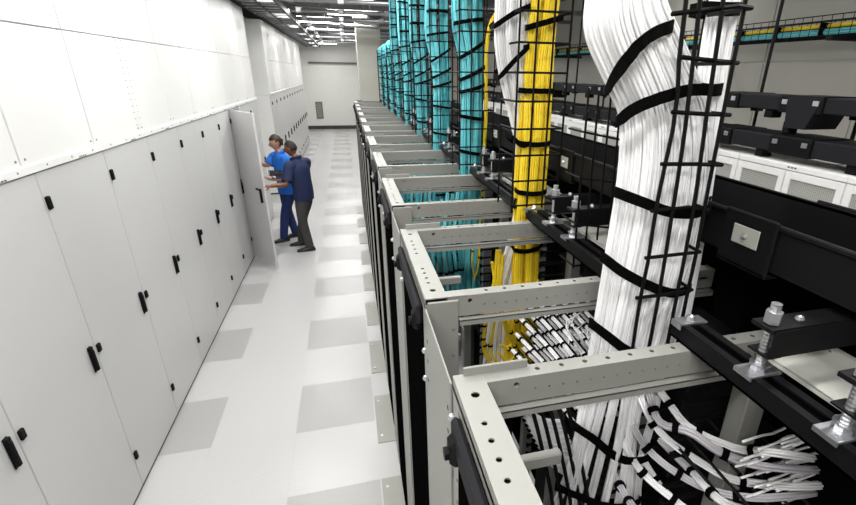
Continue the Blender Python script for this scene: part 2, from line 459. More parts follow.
    for yy in (y1-.175, y1-.335):
        cl = MB(); cl.box(2.212, 2.278, yy-.02, yy+.02, RZ+.043, RZ+.047); cl.box(2.210, 2.213, yy-.02, yy+.02, RZ+.038, RZ+.047)
        cl.tube([(2.245,yy,RZ+.047),(2.245,yy,RZ+.058)], .013, 6); cl.tube([(2.245,yy,RZ+.058),(2.245,yy,RZ+.062)], .017, 12)
        cl.build('clamp', 'steel', root)
        rr = MB().tube([(2.245,yy,RZ+.04+i*.0036) for i in range(40)], [.0082+.0006*(i % 2) for i in range(40)], 10).build('threaded_rod', 'steel', root)
        MB().tube([(2.245,yy,RZ+.144),(2.245,yy,RZ+.166)], .014, 6).build('nut', 'steel', rr)
        br = MB(); br.box(2.225, 2.60, yy-.022, yy+.022, RZ+.134, RZ+.142); br.box(2.235, 2.60, yy-.024, yy-.018, RZ+.085, RZ+.138); br.box(2.232, 2.262, yy-.022, yy+.022, RZ+.082, RZ+.086)
        br = br.build('bracket', 'blackm', root)
        MB().sphere((2.30,yy-.005,RZ+.146), .008, 8, 4).build('bolt', 'steel', br)
    return root
for k in range(-1, 10): rack(k)

def manager(j):
    y0 = RY+P*(j-1)+RL; y1 = RY+P*j
    root = thing('cable_manager', (RX0, y0, 0), 'vertical cable manager with a pale side panel, in the %s gap between the racks' % ORD[j], 'cable manager', 'cable managers between the racks')
    MB().box(RX0-.004, RX0, y0+.004, y1-.012, .04, RZ-.02, .001).build('side_panel', 'rack_hi', root)
    s = MB()
    for z in (.30, .37, .44, 1.0, 1.9, 1.96, 2.02):
        for yy in (y0+.03, y1-.04): s.cyl((RX0-.0045,yy,z), (RX0-.003,yy,z), .006, 8)
    tag(s.build('punched_hole', 'black', root), kind='stuff')
    MB().box(2.50, 2.56, y0, y1, .05, RZ-.12).build('spine', 'black', root)
    MB().box(2.604, 2.618, y0+.021, y1-.021, .05, RZ+.06).build('rear_shade_sheet', 'mesh', root)  # added black sheet that keeps the view through the gap dark
    if j < 4:
        for i in range(22):
            z = RZ-.10-i*.055
            for yy in ((y0+.03, y1-.03) if j < 2 else (y0+.03,)):
                f = MB(); f.box(2.30, 2.50, yy-.006, yy+.006, z-.005, z+.005, .002); f.box(2.292, 2.304, yy-.006, yy+.006, z-.012, z+.012, .002)
                f.build('finger', 'black', root)
    return root
for j in range(0, 10): manager(j)

# ================================================================== TROUGH OVER THE RACKS
def trough(name, x0, x1, y0, y1, z0, z1, label, cpl, open_top=True, group=None):
    root = thing(name, (x0, y0, z0), label, 'cable trough', group)
    b = MB(); b.box(x0, x1, y0, y1, z0, z0+.004)
    for xa, xb in ((x0, x0+.004), (x1-.004, x1)): b.box(xa, xb, y0, y1, z0, z1)
    b.box(x0-.006, x0+.004, y0, y1, z1-.012, z1, .003); b.box(x1-.004, x1+.006, y0, y1, z1-.012, z1, .003)
    b.build('channel', 'black', root)
    for y in cpl:
        c = MB(); c.box(x0-.010, x0-.001, y-.07, y+.07, z0-.012, z1+.006, .003); c.box(x1+.001, x1+.010, y-.07, y+.07, z0-.012, z1+.006, .003)
        c.box(x0-.010, x1+.010, y-.07, y+.07, z0-.014, z0-.004, .002)
        c = c.build('coupler', 'black', root)
        MB().box(x0-.013, x0-.010, y-.035, y+.035, z0+(z1-z0)*.38, z0+(z1-z0)*.78, .001).build('latch_plate', 'plate', c)
        MB().sphere((x0-.014, y, z0+(z1-z0)*.58), .007, 8, 4).build('bolt', 'steel', c)
    return root
trough('fiber_trough', 2.382, 2.63, -3.4, 8.0, 2.280, 2.384, 'black plastic fibre trough on threaded rods above the rack row', [-2.06+.92*i for i in range(0, 11)])

# ================================================================== OPPOSITE ROW OF WHITE CABINETS
QX = 4.05; QH = 2.19
for k in range(-3, 11):
    y0 = -1.02+k*2*.3675-.3675*2
    if y0 > 8: break
    root = thing('perforated_cabinet', (QX, y0, 0), 'white cabinet with twin perforated doors in the back row, %s from the right' % ORD[k+3], 'cabinet', 'white perforated cabinets in the back row')
    w2_ = .735
    MB().box(QX+.03, QX+1.0, y0+.002, y0+w2_-.002, .03, QH, .003).build('body', 'fascia', root)
    MB().box(QX-.002, QX+.03, y0+.002, y0+w2_-.002, QH-.034, QH, .003).build('fascia', 'fascia', root)
    for i in range(2):
        a = y0+.3675*i+.003; b = y0+.3675*(i+1)-.003
        d = MB(); z0 = .05; z1 = QH-.038; f = .040
        d.box(QX, QX+.025, a, a+f, z0, z1, .002); d.box(QX, QX+.025, b-f, b, z0, z1, .002)
        d.box(QX, QX+.025, a+f, b-f, z1-f*1.1, z1, .002); d.box(QX, QX+.025, a+f, b-f, z0, z0+f, .002)
        d = d.build('door', 'fascia', root)
        MB().box(QX+.008, QX+.014, a+f, b-f, z0+f, z1-f*1.1).build('perforated_sheet', 'perf', d)
    t = MB(); 
    for q in range(3): t.box(QX-.0026, QX-.002, y0+.30+q*.022, y0+.30+q*.022+.016, QH-.021, QH-.012)
    t.build('printed_tag', 'ink', root)
def duct(z0, z1, label, drops):
    x0, x1 = QX+.02, QX+.30
    root = thing('fiber_duct', (x0, -3, z0), label, 'cable duct', 'black ducts over the back row')
    for i in range(-4, 14):
        a = -.62+i*.60
        MB().box(x0, x1, a+.14, a+.46, z0, z1, .006).build('duct_section', 'char', root)
        c = MB().box(x0-.012, x1+.012, a+.46, a+.74, z0-.008, z1+.004, .006).build('coupler', 'black', root)
        for yy in (a+.50, a+.70):
            MB().box(x0-.016, x0-.011, yy-.018, yy+.018, z1-.045, z1-.018, .001).build('latch_plate', 'steel', c)
        if i in drops:
            q = MB(); yc = a+.60
            vs = []
            for xx in (x0-.014, x1-.06):
                vs += [(xx,yc-.14,z1+.006),(xx,yc+.09,z1+.006),(xx,yc+.06,z0-.09),(xx,yc-.07,z0-.09)]
            q.add(vs, [(0,1,2,3),(7,6,5,4),(0,4,5,1),(1,5,6,2),(2,6,7,3),(3,7,4,0)])
            q = q.build('drop_outlet', 'char', root)
            MB().box(x0+.02, x0+.09, yc+.05, yc+.11, z0-.132, z0-.05, .01).build('spout', 'black', root)
        MB().box(x0+.02, x0+.10, a+.20, a+.26, z0-.048, z0, .004).build('foot', 'black', root)
    return root
duct(2.478, 2.562, 'upper black fibre duct hung above the white back row cabinets', (-1, 2, 5))
duct(2.24, 2.335, 'lower black fibre duct resting on top of the white back row cabinets', ())
for i in range(7):
    y = -1.45+i*.72
    root = thing('hanger_rod', (QX+.16, y, QH), 'thin black hanger rod through the back ducts, %s from the right' % ORD[i], 'rod', 'black hanger rods over the back row')
    MB().cyl((QX+.335,y,QH), (QX+.335,y,CEIL), .011, 8).build('rod', 'blackm', root)
    MB().box(QX+.30, QX+.36, y-.03, y+.03, 2.44, 2.475, .003).build('hanger_plate', 'blackm', root)

# wire basket tray with teal and yellow cables before the right wall
root = thing('wire_basket_tray', (5.9, -2, 3.03), 'black wire basket tray of teal and yellow cables along the right wall', 'cable tray')
s = MB(); TX0, TX1, TZ0, TZ1 = 5.9, 6.3, 3.03, 3.20; ty0, ty1 = -2.0, 9.0
for (x, z) in ((TX0,TZ1),(TX0,TZ1-.055),(TX0,TZ1-.11),(TX0,TZ0),(TX0+.1,TZ0),(TX0+.2,TZ0),(TX0+.3,TZ0),(TX1,TZ0),(TX1,TZ1-.055),(TX1,TZ1)): s.cyl((x,ty0,z), (x,ty1,z), .005, 5)
n = int((ty1-ty0)/.10)
for i in range(n): 
    y = ty0+i*.10; s.tube([(TX0,y,TZ1),(TX0,y,TZ0),(TX1,y,TZ0),(TX1,y,TZ1)], .004, 4)
s.build('wire_basket', 'wire', root)
for nm, mm, x, z, r in (('cable_bunch','teal',TX0+.07,TZ0+.035,.028),('cable_bunch','yellow',TX0+.10,TZ0+.085,.026),('cable_bunch','teal',TX0+.24,TZ0+.035,.03),('cable_bunch','teal2',TX0+.02+.3,TZ0+.03,.025)):
    b = MB(); bunch(b, [(x+.008*math.sin(i*.9),ty0+.3+i*(ty1-ty0-.5)/40,z) for i in range(41)], r, .008, 4); b.build(nm, mm, root, True)
for i in range(18): MB().box(TX0+.02, TX0+.34, ty0+.5+i*.5, ty0+.53+i*.5, TZ0+.005, TZ0+.115, .006).build('strap', 'strap', root)
for i in range(5):
    y = ty0+.8+i*2
    MB().box(TX0-.1, TX1+.1, y-.03, y+.03, TZ0-.05, TZ0-.006, .004).build('bracket', 'blackm', root)

# ================================================================== PILLAR, FAR WALL
pl = tag(MB().box(1.90, 2.46, 9.3, 9.95, 0, 3.75, .01).build('wall_pillar', 'pillar'), kind='structure')
MB().box(1.86, 2.50, 9.26, 10.0, 3.75, 3.95, .01).build('pillar_cap', 'ceil', pl)
root = thing('wall_vent', (.26, YEND, .52), 'small grey louvred vent low on the far white wall', 'vent')
MB().box(.10, .42, YEND-.05, YEND-.001, .50, 1.28, .01).build('frame', 'vent', root)
for i in range(9): MB().box(.14, .38, YEND-.062, YEND-.05, .56+i*.075, .60+i*.075).build('slat', 'plate', root)

# ================================================================== CEILING FIXTURES
def fixture(x, y, z, label, group, L=1.15, wd=.20, power=1):
    root = thing('ceiling_light', (x, y, z), label, 'light', group)
    MB().box(x-L/2, x+L/2, y-wd/2, y+wd/2, z, z+.07, .01).build('housing', 'galv', root)
    MB().box(x-L/2+.02, x+L/2-.02, y-wd/2+.02, y+wd/2-.02, z-.015, z, .004).build('diffuser', 'lamp', root)
    for xx in (x-L/2+.1, x+L/2-.1): MB().cyl((xx,y,z+.07), (xx,y,CEIL), .006, 6).build('hanger', 'galv', root)
    ld = bpy.data.lights.new('lamp', 'AREA'); ld.shape = 'RECTANGLE'; ld.size = L-.05; ld.size_y = wd-.04; ld.energy = LAMP_W*power; ld.color = (1, .985, .96)
    lo = bpy.data.objects.new('lamp', ld); COL.objects.link(lo); lo.parent = root; lo.location = (0, 0, -.02)
    return root
LY = [-3.9, -1.5, .9, 3.3, 5.7, 8.1, 10.5, 13.0, 15.5, 18.0, 20.3]  # last one added to brighten the far wall
for i, y in enumerate(LY):
    fixture(.80, y, 3.78, 'long ceiling light over the aisle near the white panels, %s from the camera' % ORD[i], 'ceiling lights along the left of the aisle', power=.9 if i else 1.9)
for i, y in enumerate(LY[:-1]):
    fixture(1.75, y+1.2, 3.86, 'long ceiling light over the racks side of the aisle, %s from the camera' % ORD[i], 'ceiling lights along the right of the aisle', .9)
for i, y in enumerate((-1.8, 1.2, 4.2)):  # unseen lamps added to light the cap plates from the back
    fixture(3.32, y, 3.95, 'added unseen ceiling light over the dark aisle behind the racks, %s from the camera' % ORD[i], 'added lights over the back aisle', power=.8)
for i, y in enumerate((-.5, 3.5)):  # unseen lamps added to keep the right wall bright
    fixture(5.45, y, 3.95, 'added unseen ceiling light beyond the back row cabinets, %s from the camera' % ORD[i], 'added lights over the back row', power=.5)

# conduits crossing under the ceiling
for i in range(9):
    y = 5.2+i*1.35
    root = thing('ceiling_conduit', (.9, y, 3.9), 'galvanised conduit crossing the aisle under the ceiling, %s from the camera' % ORD[i], 'conduit', 'ceiling conduits')
    MB().cyl((.75,y,3.62), (6,y,3.62), .035, 8).build('pipe', 'galv', root, True)
    for x in (.9, 1.6, 2.4): MB().box(x-.05, x+.05, y-.05, y+.05, 3.58, 3.67, .01).build('junction_box', 'galv', root)
    for x in (1.25, 2.1, 3.4): MB().cyl((x,y,3.65), (x,y,CEIL), .008, 6).build('hanger', 'galv', root)
# dark ladder tray high along the left wall
root = thing('ladder_tray', (.1, 4, 3.75), 'black ladder tray hanging under the ceiling above the left panels', 'cable tray')
for x in (.0, .30, .60): MB().box(x-.02, x+.02, 4.0, YEND-.3, 3.66, 3.76, .003).build('side_rail', 'blackm', root)
for i in range(44): MB().box(.0, .60, 4.1+i*.4, 4.20+i*.4, 3.67, 3.72).build('rung', 'galv', root)

# ================================================================== CABLE BUNDLES IN THE GAPS
def gy(j): return RY+P*j-(P-RL)/2          # middle of gap j
def strap_loop(front, depth, bumps=0, n=10, ray=False):
    """closed loop through the front points, closing behind at the given depth"""
    F = catmull(front, n); N = len(F); c = sum(F, Vector())/N
    bulge = [math.sin(PI*i/(N-1)) for i in range(N)]
    fr = [p+Vector((0, -.012*bulge[i]-(.003*abs(math.sin(bumps*PI*i/(N-1))) if bumps else 0), 0)) for i, p in enumerate(F)]
    bk = [c+(p-c)*.86+(Vector((.0 if not ray else (p.x-CAM.x)/(p.y-CAM.y), 1, 0 if not ray else (p.z-CAM.z)/(p.y-CAM.y))))*depth for i, p in enumerate(F)][::-1]
    return fr+bk
def cage(root, x0, x1, yf, yb, z0, z1, nx, dz, r=.0035, lean=0):
    for i in range(nx+1):
        x = x0+(x1-x0)*i/nx
        MB().cyl((x,yf,z0), (x+lean*(z1-z0),yf,z1), r, 5).build('upright_wire', 'wire', root)
    z = z0+.03; 
    while z < z1:
        o = lean*(z-z0)
        MB().tube([(x0+o,yb,z),(x0+o,yf,z),(x1+o,yf,z),(x1+o,yb,z)], r, 5).build('cross_wire', 'wire', root); z += dz
    for x in (x0, x1):
        MB().cyl((x,yb,z0), (x+lean*(z1-z0),yb,z1), r, 5).build('upright_wire', 'wire', root)

# --- the big white bundle in the nearest gap
g0 = gy(0)
root = thing('cable_bundle', (2.25, g0, .3), 'thick white cable bundle dropping into the nearest rack gap, tied with black straps', 'cables', 'cable bundles dropping into the racks')
YF = g0-.03
rows = [(-110,618,668),(-50,596,660),(0,588,664),(35,586,680),(84,607,700),(120,620,711),(180,617,711),(260,604,694),(345,590,668),(420,574,656),(505,548,646),(560,530,640)]
def main_path(u, dy, n=44, lo=0):
    pts = [at(L+(R-L)*u, py, 'y', YF+dy) for py, L, R in rows]
    pts.append(pts[-1]+Vector((-.02, .02, -.5)))
    return catmull(pts, n)
nb = 8
for i in range(nb):
    u = (i+.5)/nb
    pth = main_path(u, -.045*math.sin(PI*u)+.004*(i % 2))
    b = MB(); ww = [.0137 if p.z > 2.05 else max(.0115, .0137-.008*(2.05-p.z)) for p in pth]
    pth = [p+Vector((.010*math.sin(i*2.1+p.z*9), .022*math.sin(i*1.7+p.z*6), 0))*min(1, max(0, (2.0-p.z)*4)) for p in pth]
    bunch(b, pth, ww, .0034, 5); b.build('cable_bunch', 'white', root, True)
for i in range(5):
    u = (i+.5)/5
    b = MB(); bunch(b, [p for p in main_path(.30+.65*u if 0 else u, .045) if p.z > 1.86], .021, .005, 4); b.build('cable_bunch', 'white', root, True)
def mstrap(fr, dep=.055, h=.022, bumps=7):
    pts = [at(x, y, 'y', YF-.028-.030*math.sin(PI*(i+.15)/(len(fr)-.7))) for i, (x, y) in enumerate(fr)]
    lp = strap_loop(pts, dep+.03, bumps, 14, True)
    MB().band(lp, h, .003).build('strap', 'strap', root)
mstrap([(606,92),(615,72),(632,48),(650,34),(672,26)], bumps=6)
mstrap([(617,122),(632,108),(655,98),(685,90),(714,90)], bumps=6)
mstrap([(616,192),(640,201),(665,210),(690,212),(710,208)], bumps=6)
mstrap([(602,256),(620,270),(645,283),(670,291),(690,288)], bumps=6)
mstrap([(590,322),(606,334),(624,347),(645,350),(668,346)], bumps=5)
mstrap([(572,424),(592,436),(612,452),(632,458),(650,456)], bumps=4)
mstrap([(556,486),(580,494),(605,502),(625,502),(640,500)], bumps=4)
# slimmer bundle beside it
root2 = thing('cable_bundle', (2.36, g0+.06, 2.3), 'slim white cable bundle behind the wire cage, right of the thick white bundle', 'cables', 'cable bundles dropping into the racks')
rows2 = [(-80,728,752),(0,712,738),(50,703,729),(100,698,721),(150,692,716),(220,682,706),(300,668,692),(360,655,680)]
for i in range(3):
    u = (i+.5)/3
    pts = catmull([at(L+(R-L)*u, py, 'y', g0+.06-.015*(i == 1)) for py, L, R in rows2], 24)
    b = MB(); bunch(b, pts, .0150, .0036, 5); b.build('cable_bunch', 'white', root2, True)
for (xa, xb, y) in ((704,740,8),(694,722,88),(683,710,200)):
    pts = [at(xa, y, 'y', g0+.05), at((xa+xb)/2, y+2, 'y', g0+.03), at(xb, y+1, 'y', g0+.05)]
    MB().band(strap_loop(pts, .05, 0, 8), .026, .003).build('strap', 'strap', root2)
# wire cage round both
rc = thing('wire_cage', (2.3, g0, 2.1), 'black wire cage in front of the thick white bundle', 'wire cage', 'wire cages round the bundles')
def cwire(pts, yv, r=.0042): MB().tube(catmull([at(x, y, 'y', yv) for x, y in pts], 12), r, 5).build('upright_wire', 'wire', rc)
yc = g0-.115
cwire([(690,-40),(684,20),(679,60),(676,112),(664,170),(655,215),(648,262),(640,300),(632,352)], yc)
cwire([(704,-40),(698,20),(692,70),(685,130),(676,190),(668,240),(658,300),(648,352)], yc)
cwire([(728,-40),(722,10),(715,60),(706,120),(698,180),(688,240),(676,300),(666,352)], yc)
cwire([(752,-40),(746,0),(737,45),(728,90),(716,150),(706,200),(697,250),(686,300),(676,352)], yc+.02)
for xa, ya, xb, yb, xc, yc2 in ((672,14,738,6,752,8),(679,57,716,61,738,63),(672,112,704,114,730,115),(661,164,698,164,722,165),(651,211,688,207,708,210),(645,258,680,254,700,252),(636,298,670,294,692,290)):
    MB().tube([at(xa, ya, 'y', yc), at(xb, yb, 'y', yc), at(xc, yc2, 'y', yc+.03), at(xc, yc2, 'y', yc+.03)+Vector((.004, .12, 0))], .0042, 5).build('cross_wire', 'wire', rc)

# open wire frame standing behind the thick white bundle, over the second rack
rc = thing('wire_cage', at(590, 275, 'y', -1.55), 'open black wire frame between the yellow and the thick white bundles', 'wire cage', 'wire cages round the bundles')
for (xa, ya, xb, yb) in ((589,88,573,268),(599,92,583,272),(611,96,597,240),(621,100,609,230)):
    MB().cyl(at(xa, ya, 'y', -1.55), at(xb, yb, 'y', -1.55), .0035, 5).build('upright_wire', 'wire', rc)
for (xa, ya, xb, yb) in ((584,132,622,140),(580,178,616,182),(576,224,612,228),(573,266,604,262)):
    MB().tube([at(xa, ya, 'y', -1.55)+Vector((0, .10, 0)), at(xa, ya, 'y', -1.55), at(xb, yb, 'y', -1.55)], .0035, 5).build('cross_wire', 'wire', rc)
# --- generic bundles in the other gaps
def bundle(j, colour, xc, wd, ztop, label, straps, nb=4, nstr=.0045, kink=0., n=22, zlow=1.0, yoff=0., arch=False, name='cable_bundle'):
    y = gy(j)+yoff
    root = thing(name, (xc, y, zlow), label, 'cables', 'cable bundles dropping into the racks')
    for i in range(nb*2):
        lay = i//nb; u = (i % nb+.5)/nb-.5
        ph = random.uniform(-1, 1)
        pts = []
        for q in range(13):
            z = zlow+(ztop-zlow)*q/12
            spread = 1.0 if z > 2.0 else 1+.5*(2.0-z)
            hi = max(0, min(1, (z-2.72)/.2))
            x = xc+u*wd*spread*(1+.12*hi)-kink*hi*(1 if u < .1 else .4)+.006*math.sin(z*7+ph*3)
            yy = y-.03*math.cos(PI*u)+lay*.05+(.02*math.sin(6*(z-2.6)+ph) if 2.5 < z < 2.95 else 0)
            pts.append((x, yy, z))
        if arch:
            x, yy, z = pts[-1]
            pts += [(x+.04, yy+.03, z+.06), (x+.14, yy+.06, z+.09), (x+.3, yy+.1, z+.09)]
        b = MB(); bunch(b, catmull(pts, n), wd/nb*.52, nstr, 4 if j > 3 else 5)
        b.build('cable_bunch', colour if not isinstance(colour, (list, tuple)) else colour[i % len(colour)], root, True)
    for z, sl in straps:
        hi = max(0, min(1, (z-2.72)/.2)); o = -kink*hi*.7; hw = wd/2*(1+.12*hi)+.006
        pts = [(xc+o-hw, y-.018, z-sl), (xc+o-hw*.4, y-.045, z-sl*.4), (xc+o+hw*.4, y-.045, z+sl*.4), (xc+o+hw, y-.018, z+sl)]
        MB().band(strap_loop(pts, .095, 4, 10), .020 if j < 3 else .016, .003).build('strap', 'strap', root)
    return root
bundle(1, 'yellow', 2.288, .116, 3.35, 'bright yellow cable bundle dropping into the second rack gap', [(1.72,.0),(1.95,.012),(2.20,.0),(2.40,.0),(2.60,.0),(2.84,.02),(3.05,.0)], 3, .0045, -.03, zlow=1.25)
# white companion that slips behind the yellow
root = thing('cable_bundle', (2.2, gy(1), 1.2), 'tapering white cable bundle slipping behind the yellow one', 'cables', 'cable bundles dropping into the racks')
for i in range(6):
    u = (i+.5)/6-.5; lay = i % 2
    pts = []
    for py, L, R in ((-60,497,535),(0,496,530),(40,495,528),(75,500,527),(110,508,530),(150,515,532),(215,514,530),(300,492,512),(380,480,508)):
        pts.append(at(L+(R-L)*(u+.5), py, 'y', gy(1)+.045+.02*lay-.045*max(0, min(1, (100-py)/80))))
    b = MB(); bunch(b, catmull(pts, 26), [.0145 if q < 13 else .010 for q in range(27)], .004, 5); b.build('cable_bunch', 'white', root, True)
for fr in ([(495,26),(512,14),(530,6)], [(499,78),(512,62),(529,46)], [(512,137),(521,145),(531,142)]):
    pts = [at(x, y, 'y', gy(1)-.025) for x, y in fr]
    MB().band(strap_loop(pts, .09, 4, 10), .018, .003).build('strap', 'strap', root)
for j in range(2, 10):
    z9 = 3.5 if j < 7 else 3.0
    st = [(1.75,.01),(2.02,.0),(2.22,-.012),(2.42,-.01),(2.58,.02),(2.66,.035),(2.78,.045),(2.92,.012),(3.06,.0),(3.2,.0),(3.33,-.01)]
    bundle(j, ['teal','teal','teal2','teal','teal','teal2','teal','teal2'] if j % 2 else ['teal','teal','teal','teal2','teal2','teal'], 2.262, .128, z9, 'teal cable bundle strapped in black dropping into the %s rack gap' % ORD[j],
           [q for q in st if q[0] < z9], 4, .0045 if j < 4 else .006, .035, n=22 if j < 5 else 16, zlow=1.2 if j < 4 else 1.7, arch=(j >= 7))
root = thing('cable_bunch', (2.385, gy(2), 1.4), 'thin yellow cable strand beside the second-nearest teal bundle', 'cables') if 0 else thing('cable_bunch', (2.36, gy(2), 1.5), 'thin yellow cables running down right of the nearest teal bundle', 'cables')
pts = [at(x, y, 'y', gy(2)-.02) for x, y in ((505,-20),(497,10),(489,28),(486,60),(486,110),(484,150),(482,195),(479,240),(476,280))]
b = MB(); bunch(b, catmull(pts, 24), .011, .004, 5); b.build('strands', 'yellow', root, True)
for z in (2.1, 2.6, 2.9): MB().band([(2.362+.016*math.cos(a*PI/4), gy(2)-.02+.016*math.sin(a*PI/4), z) for a in range(8)], .014, .002).build('strap', 'strap', root)

# cages for the other gaps
for j in range(1, 10):
    y = gy(j); x0, x1 = (2.170, 2.366) if j == 1 else (2.165, 2.364)
    r_ = thing('wire_cage', (2.25, y, 2.12), 'black wire cage round the cable bundle in the %s rack gap' % ORD[j], 'wire cage', 'wire cages round the bundles')
    cage(r_, x0, x1, y-.10, y+.08, 2.135, 3.45 if j < 7 else 3.02, 3, .10, .0042 if j < 4 else .005)

# ================================================================== CABLES INSIDE THE RACKS
def hand(root, pts, colour, r, rs, n=18, ties=(), sides=5):
    c = catmull(pts, n); b = MB(); bunch(b, c, r, rs, sides); o = b.build('cable_bunch', colour, root, True)
    for t in ties:
        i = max(1, min(n-1, int(t*n))); p = c[i]; d = (c[i+1]-c[i-1]).normalized()
        a = d.cross(Vector((0,0,1)) if abs(d.z) < .9 else Vector((1,0,0))).normalized(); b2 = d.cross(a)
        MB().band([p+(a*math.cos(q*PI/5)+b2*math.sin(q*PI/5))*(r+.001) for q in range(10)], .014 if r > .009 else .008, .003, d).build('tie', 'strap', o)
    return o
# nearest rack: white bunches fanning back to the patch panels
y1 = RY-P+RL
root = thing('patch_cables', (2.3, y1-.2, 1.2), 'white patch cables fanning into the nearest rack under the black strut', 'cables', 'patch cables inside the racks')
fan = [[(648,385),(652,405),(662,424),(690,432),(720,452),(760,466),(815,470)],
       [(655,385),(668,402),(690,428),(735,448),(770,452),(812,458)],
       [(640,396),(650,418),(668,440),(700,462),(735,480),(790,486),(826,484)],
       [(630,420),(645,446),(672,470),(710,490),(760,498),(815,492)],
       [(622,440),(640,470),(668,495),(700,515),(760,520),(820,505)],
       [(640,455),(662,488),(690,512),(720,530),(780,535)],
       [(612,470),(628,500),(650,525),(690,545)],
       [(660,440),(690,470),(720,500),(760,515)]]
for i, f in enumerate(fan):
    N = len(f)
    pts = [at(x, y, 'y', g0-.05-.24*min(1, q/(N-2))) for q, (x, y) in enumerate(f)]
    if i < 5: q_ = pts[-1]; pts.append(Vector((max(2.47, q_.x+.04), q_.y+.06, q_.z-.06)))
    hand(root, pts, 'white' if i % 3 else 'grey', .0105, .0032, 22, (.22, .40, .60))
for i in range(34):      # loose ends
    x = 735+random.uniform(0, 60); y = 440+i*1.9
    pts = [at(x, y, 'y', g0-.29), at(x+18, y-6, 'y', g0-.28), at(x+34, y-14+random.uniform(-6,6), 'y', g0-.27), at(x+52, y-12+random.uniform(-8,10), 'y', g0-.26)]
    q_ = pts[-1]; pts.append(Vector((max(2.46, q_.x+.03), q_.y+.03, q_.z-.05)))
    MB().tube(catmull(pts, 7), .0030, 5).build('loose_cable', 'white', root, True)
for i in range(7):       # black bars of the cable comb
    p0 = at(655+i*16, 420-i*2, 'y', g0-.10); p1 = at(740+i*18, 520-i*3, 'y', g0-.32)
    MB().cyl(p0, p1, .0042, 5).build('comb_bar', 'black', root)
# bunches left of the white bundle, going back to the first rack side
root = thing('patch_cables', (2.05, y1-.1, 1.2), 'pale cable loops curving down left of the thick white bundle inside the nearest rack', 'cables', 'patch cables inside the racks')
for i in range(12):
    xs = 498+i*2.4; ys = 400+i*5
    pts = [at(xs+16, ys-6, 'y', g0+.02), at(xs+26, ys+8, 'y', g0), at(xs+44, ys+20, 'y', g0+.0), at(xs+62, ys+22, 'y', g0+.02)]
    hand(root, pts, 'white', .008, .0028, 10, (.15,))
for i in range(5):
    pts = [at(528+i*9, 395, 'y', g0-.02), at(540+i*9, 440, 'y', g0-.05), at(552+i*9, 500, 'y', g0-.08), at(556+i*9, 540, 'y', g0-.08)]
    MB().tube(catmull(pts, 8), .0055, 5).build('comb_bar', 'black', root)
# second rack: rows of white bunches along the row, black ties
root = thing('patch_cables', (2.3, RY+.2, 1.2), 'rows of white cables with black ties running along the second rack', 'cables', 'patch cables inside the racks')
for i in range(28):
    dx = (i % 7)*11; dy = (i//7)*16
    a = (524+dx+(i//7)*-4, 302+dy-(i % 7)*2); b_ = (a[0]+34, a[1]+36); c_ = (a[0]+66, a[1]+78)
    p0 = at(a[0], a[1], 'y', RY+.50); p1 = at(b_[0], b_[1], 'y', RY+.28); p2 = at(c_[0], c_[1], 'y', RY+.08)
    hand(root, [p0, p1, p2], 'white', .0085, .0028, 12, (.15, .3, .45, .6, .75, .9))
    MB().cyl(p0+Vector((.022,0,.004)), p2+Vector((.022,0,.004)), .004, 5).build('comb_bar', 'black', root)
for i in range(14):
    x = 578+random.uniform(-6, 22); y = 312+i*3
    pts = [at(x, y, 'y', RY+.30), at(x-10, y+10, 'y', RY+.25), at(x+2, y+30, 'y', RY+.2), at(x+12, y+48, 'y', RY+.2)]
    MB().tube(catmull(pts, 8), .003, 5).build('loose_cable', 'white', root, True)
# yellow loops
root = thing('patch_cables', (2.05, gy(1)-.1, 1.4), 'looping yellow cables hanging left of the yellow bundle inside the second rack', 'cables', 'patch cables inside the racks')
for i, f in enumerate(([(497,250),(494,280),(488,310),(483,345),(490,362),(502,368)], [(500,250),(497,290),(494,325),(490,350),(498,362),(512,372)],
                       [(503,255),(500,300),(506,330),(516,350),(508,362),(498,352)], [(492,262),(500,310),(514,340),(504,350)], [(505,320),(520,312),(532,300),(538,280)],
                       [(500,345),(516,352),(530,358)], [(486,300),(484,330),(486,352),(494,372)], [(507,300),(518,325),(520,345),(530,356)])):
    hand(root, [at(x, y, 'y', gy(1)-.09-.012*(i % 3)) for x, y in f], 'yellow', .0075, .0028, 18, (.3, .6))
root = thing('patch_cables', (2.1, gy(2)-.1, 1.4), 'yellow cable loops hanging beside the nearest teal bundle', 'cables', 'patch cables inside the racks')
for i, f in enumerate(([(476,225),(474,240),(472,262),(475,278)], [(480,222),(480,245),(478,268),(474,280)], [(478,210),(492,206),(508,208)], [(470,214),(490,208),(512,210)])):
    hand(root, [at(x, y, 'y', gy(2)-.11-.01*(i % 2)) for x, y in f], 'yellow', .005, .0022, 12, (.5,))
for j in (2, 3, 4):
    root = thing('patch_cables', (2.1, gy(j)-.1, 1.2), 'tangle of teal patch cables inside the %s rack' % ORD[j], 'cables', 'patch cables inside the racks')
    for i in range(9):
        x = 1.88+i*.035; y = gy(j)-.12+random.uniform(-.03,.03)
        pts = [(x+.05,y+.08,2.0-random.uniform(0,.1)), (x+.02,y+.02,1.85), (x,y-.02,1.68), (x+.02,y,1.5), (x+.03,y,1.25)]
        hand(root, pts, 'teal' if i % 2 else 'teal2', .013, .0045, 12, (.25, .55, .8), 4)

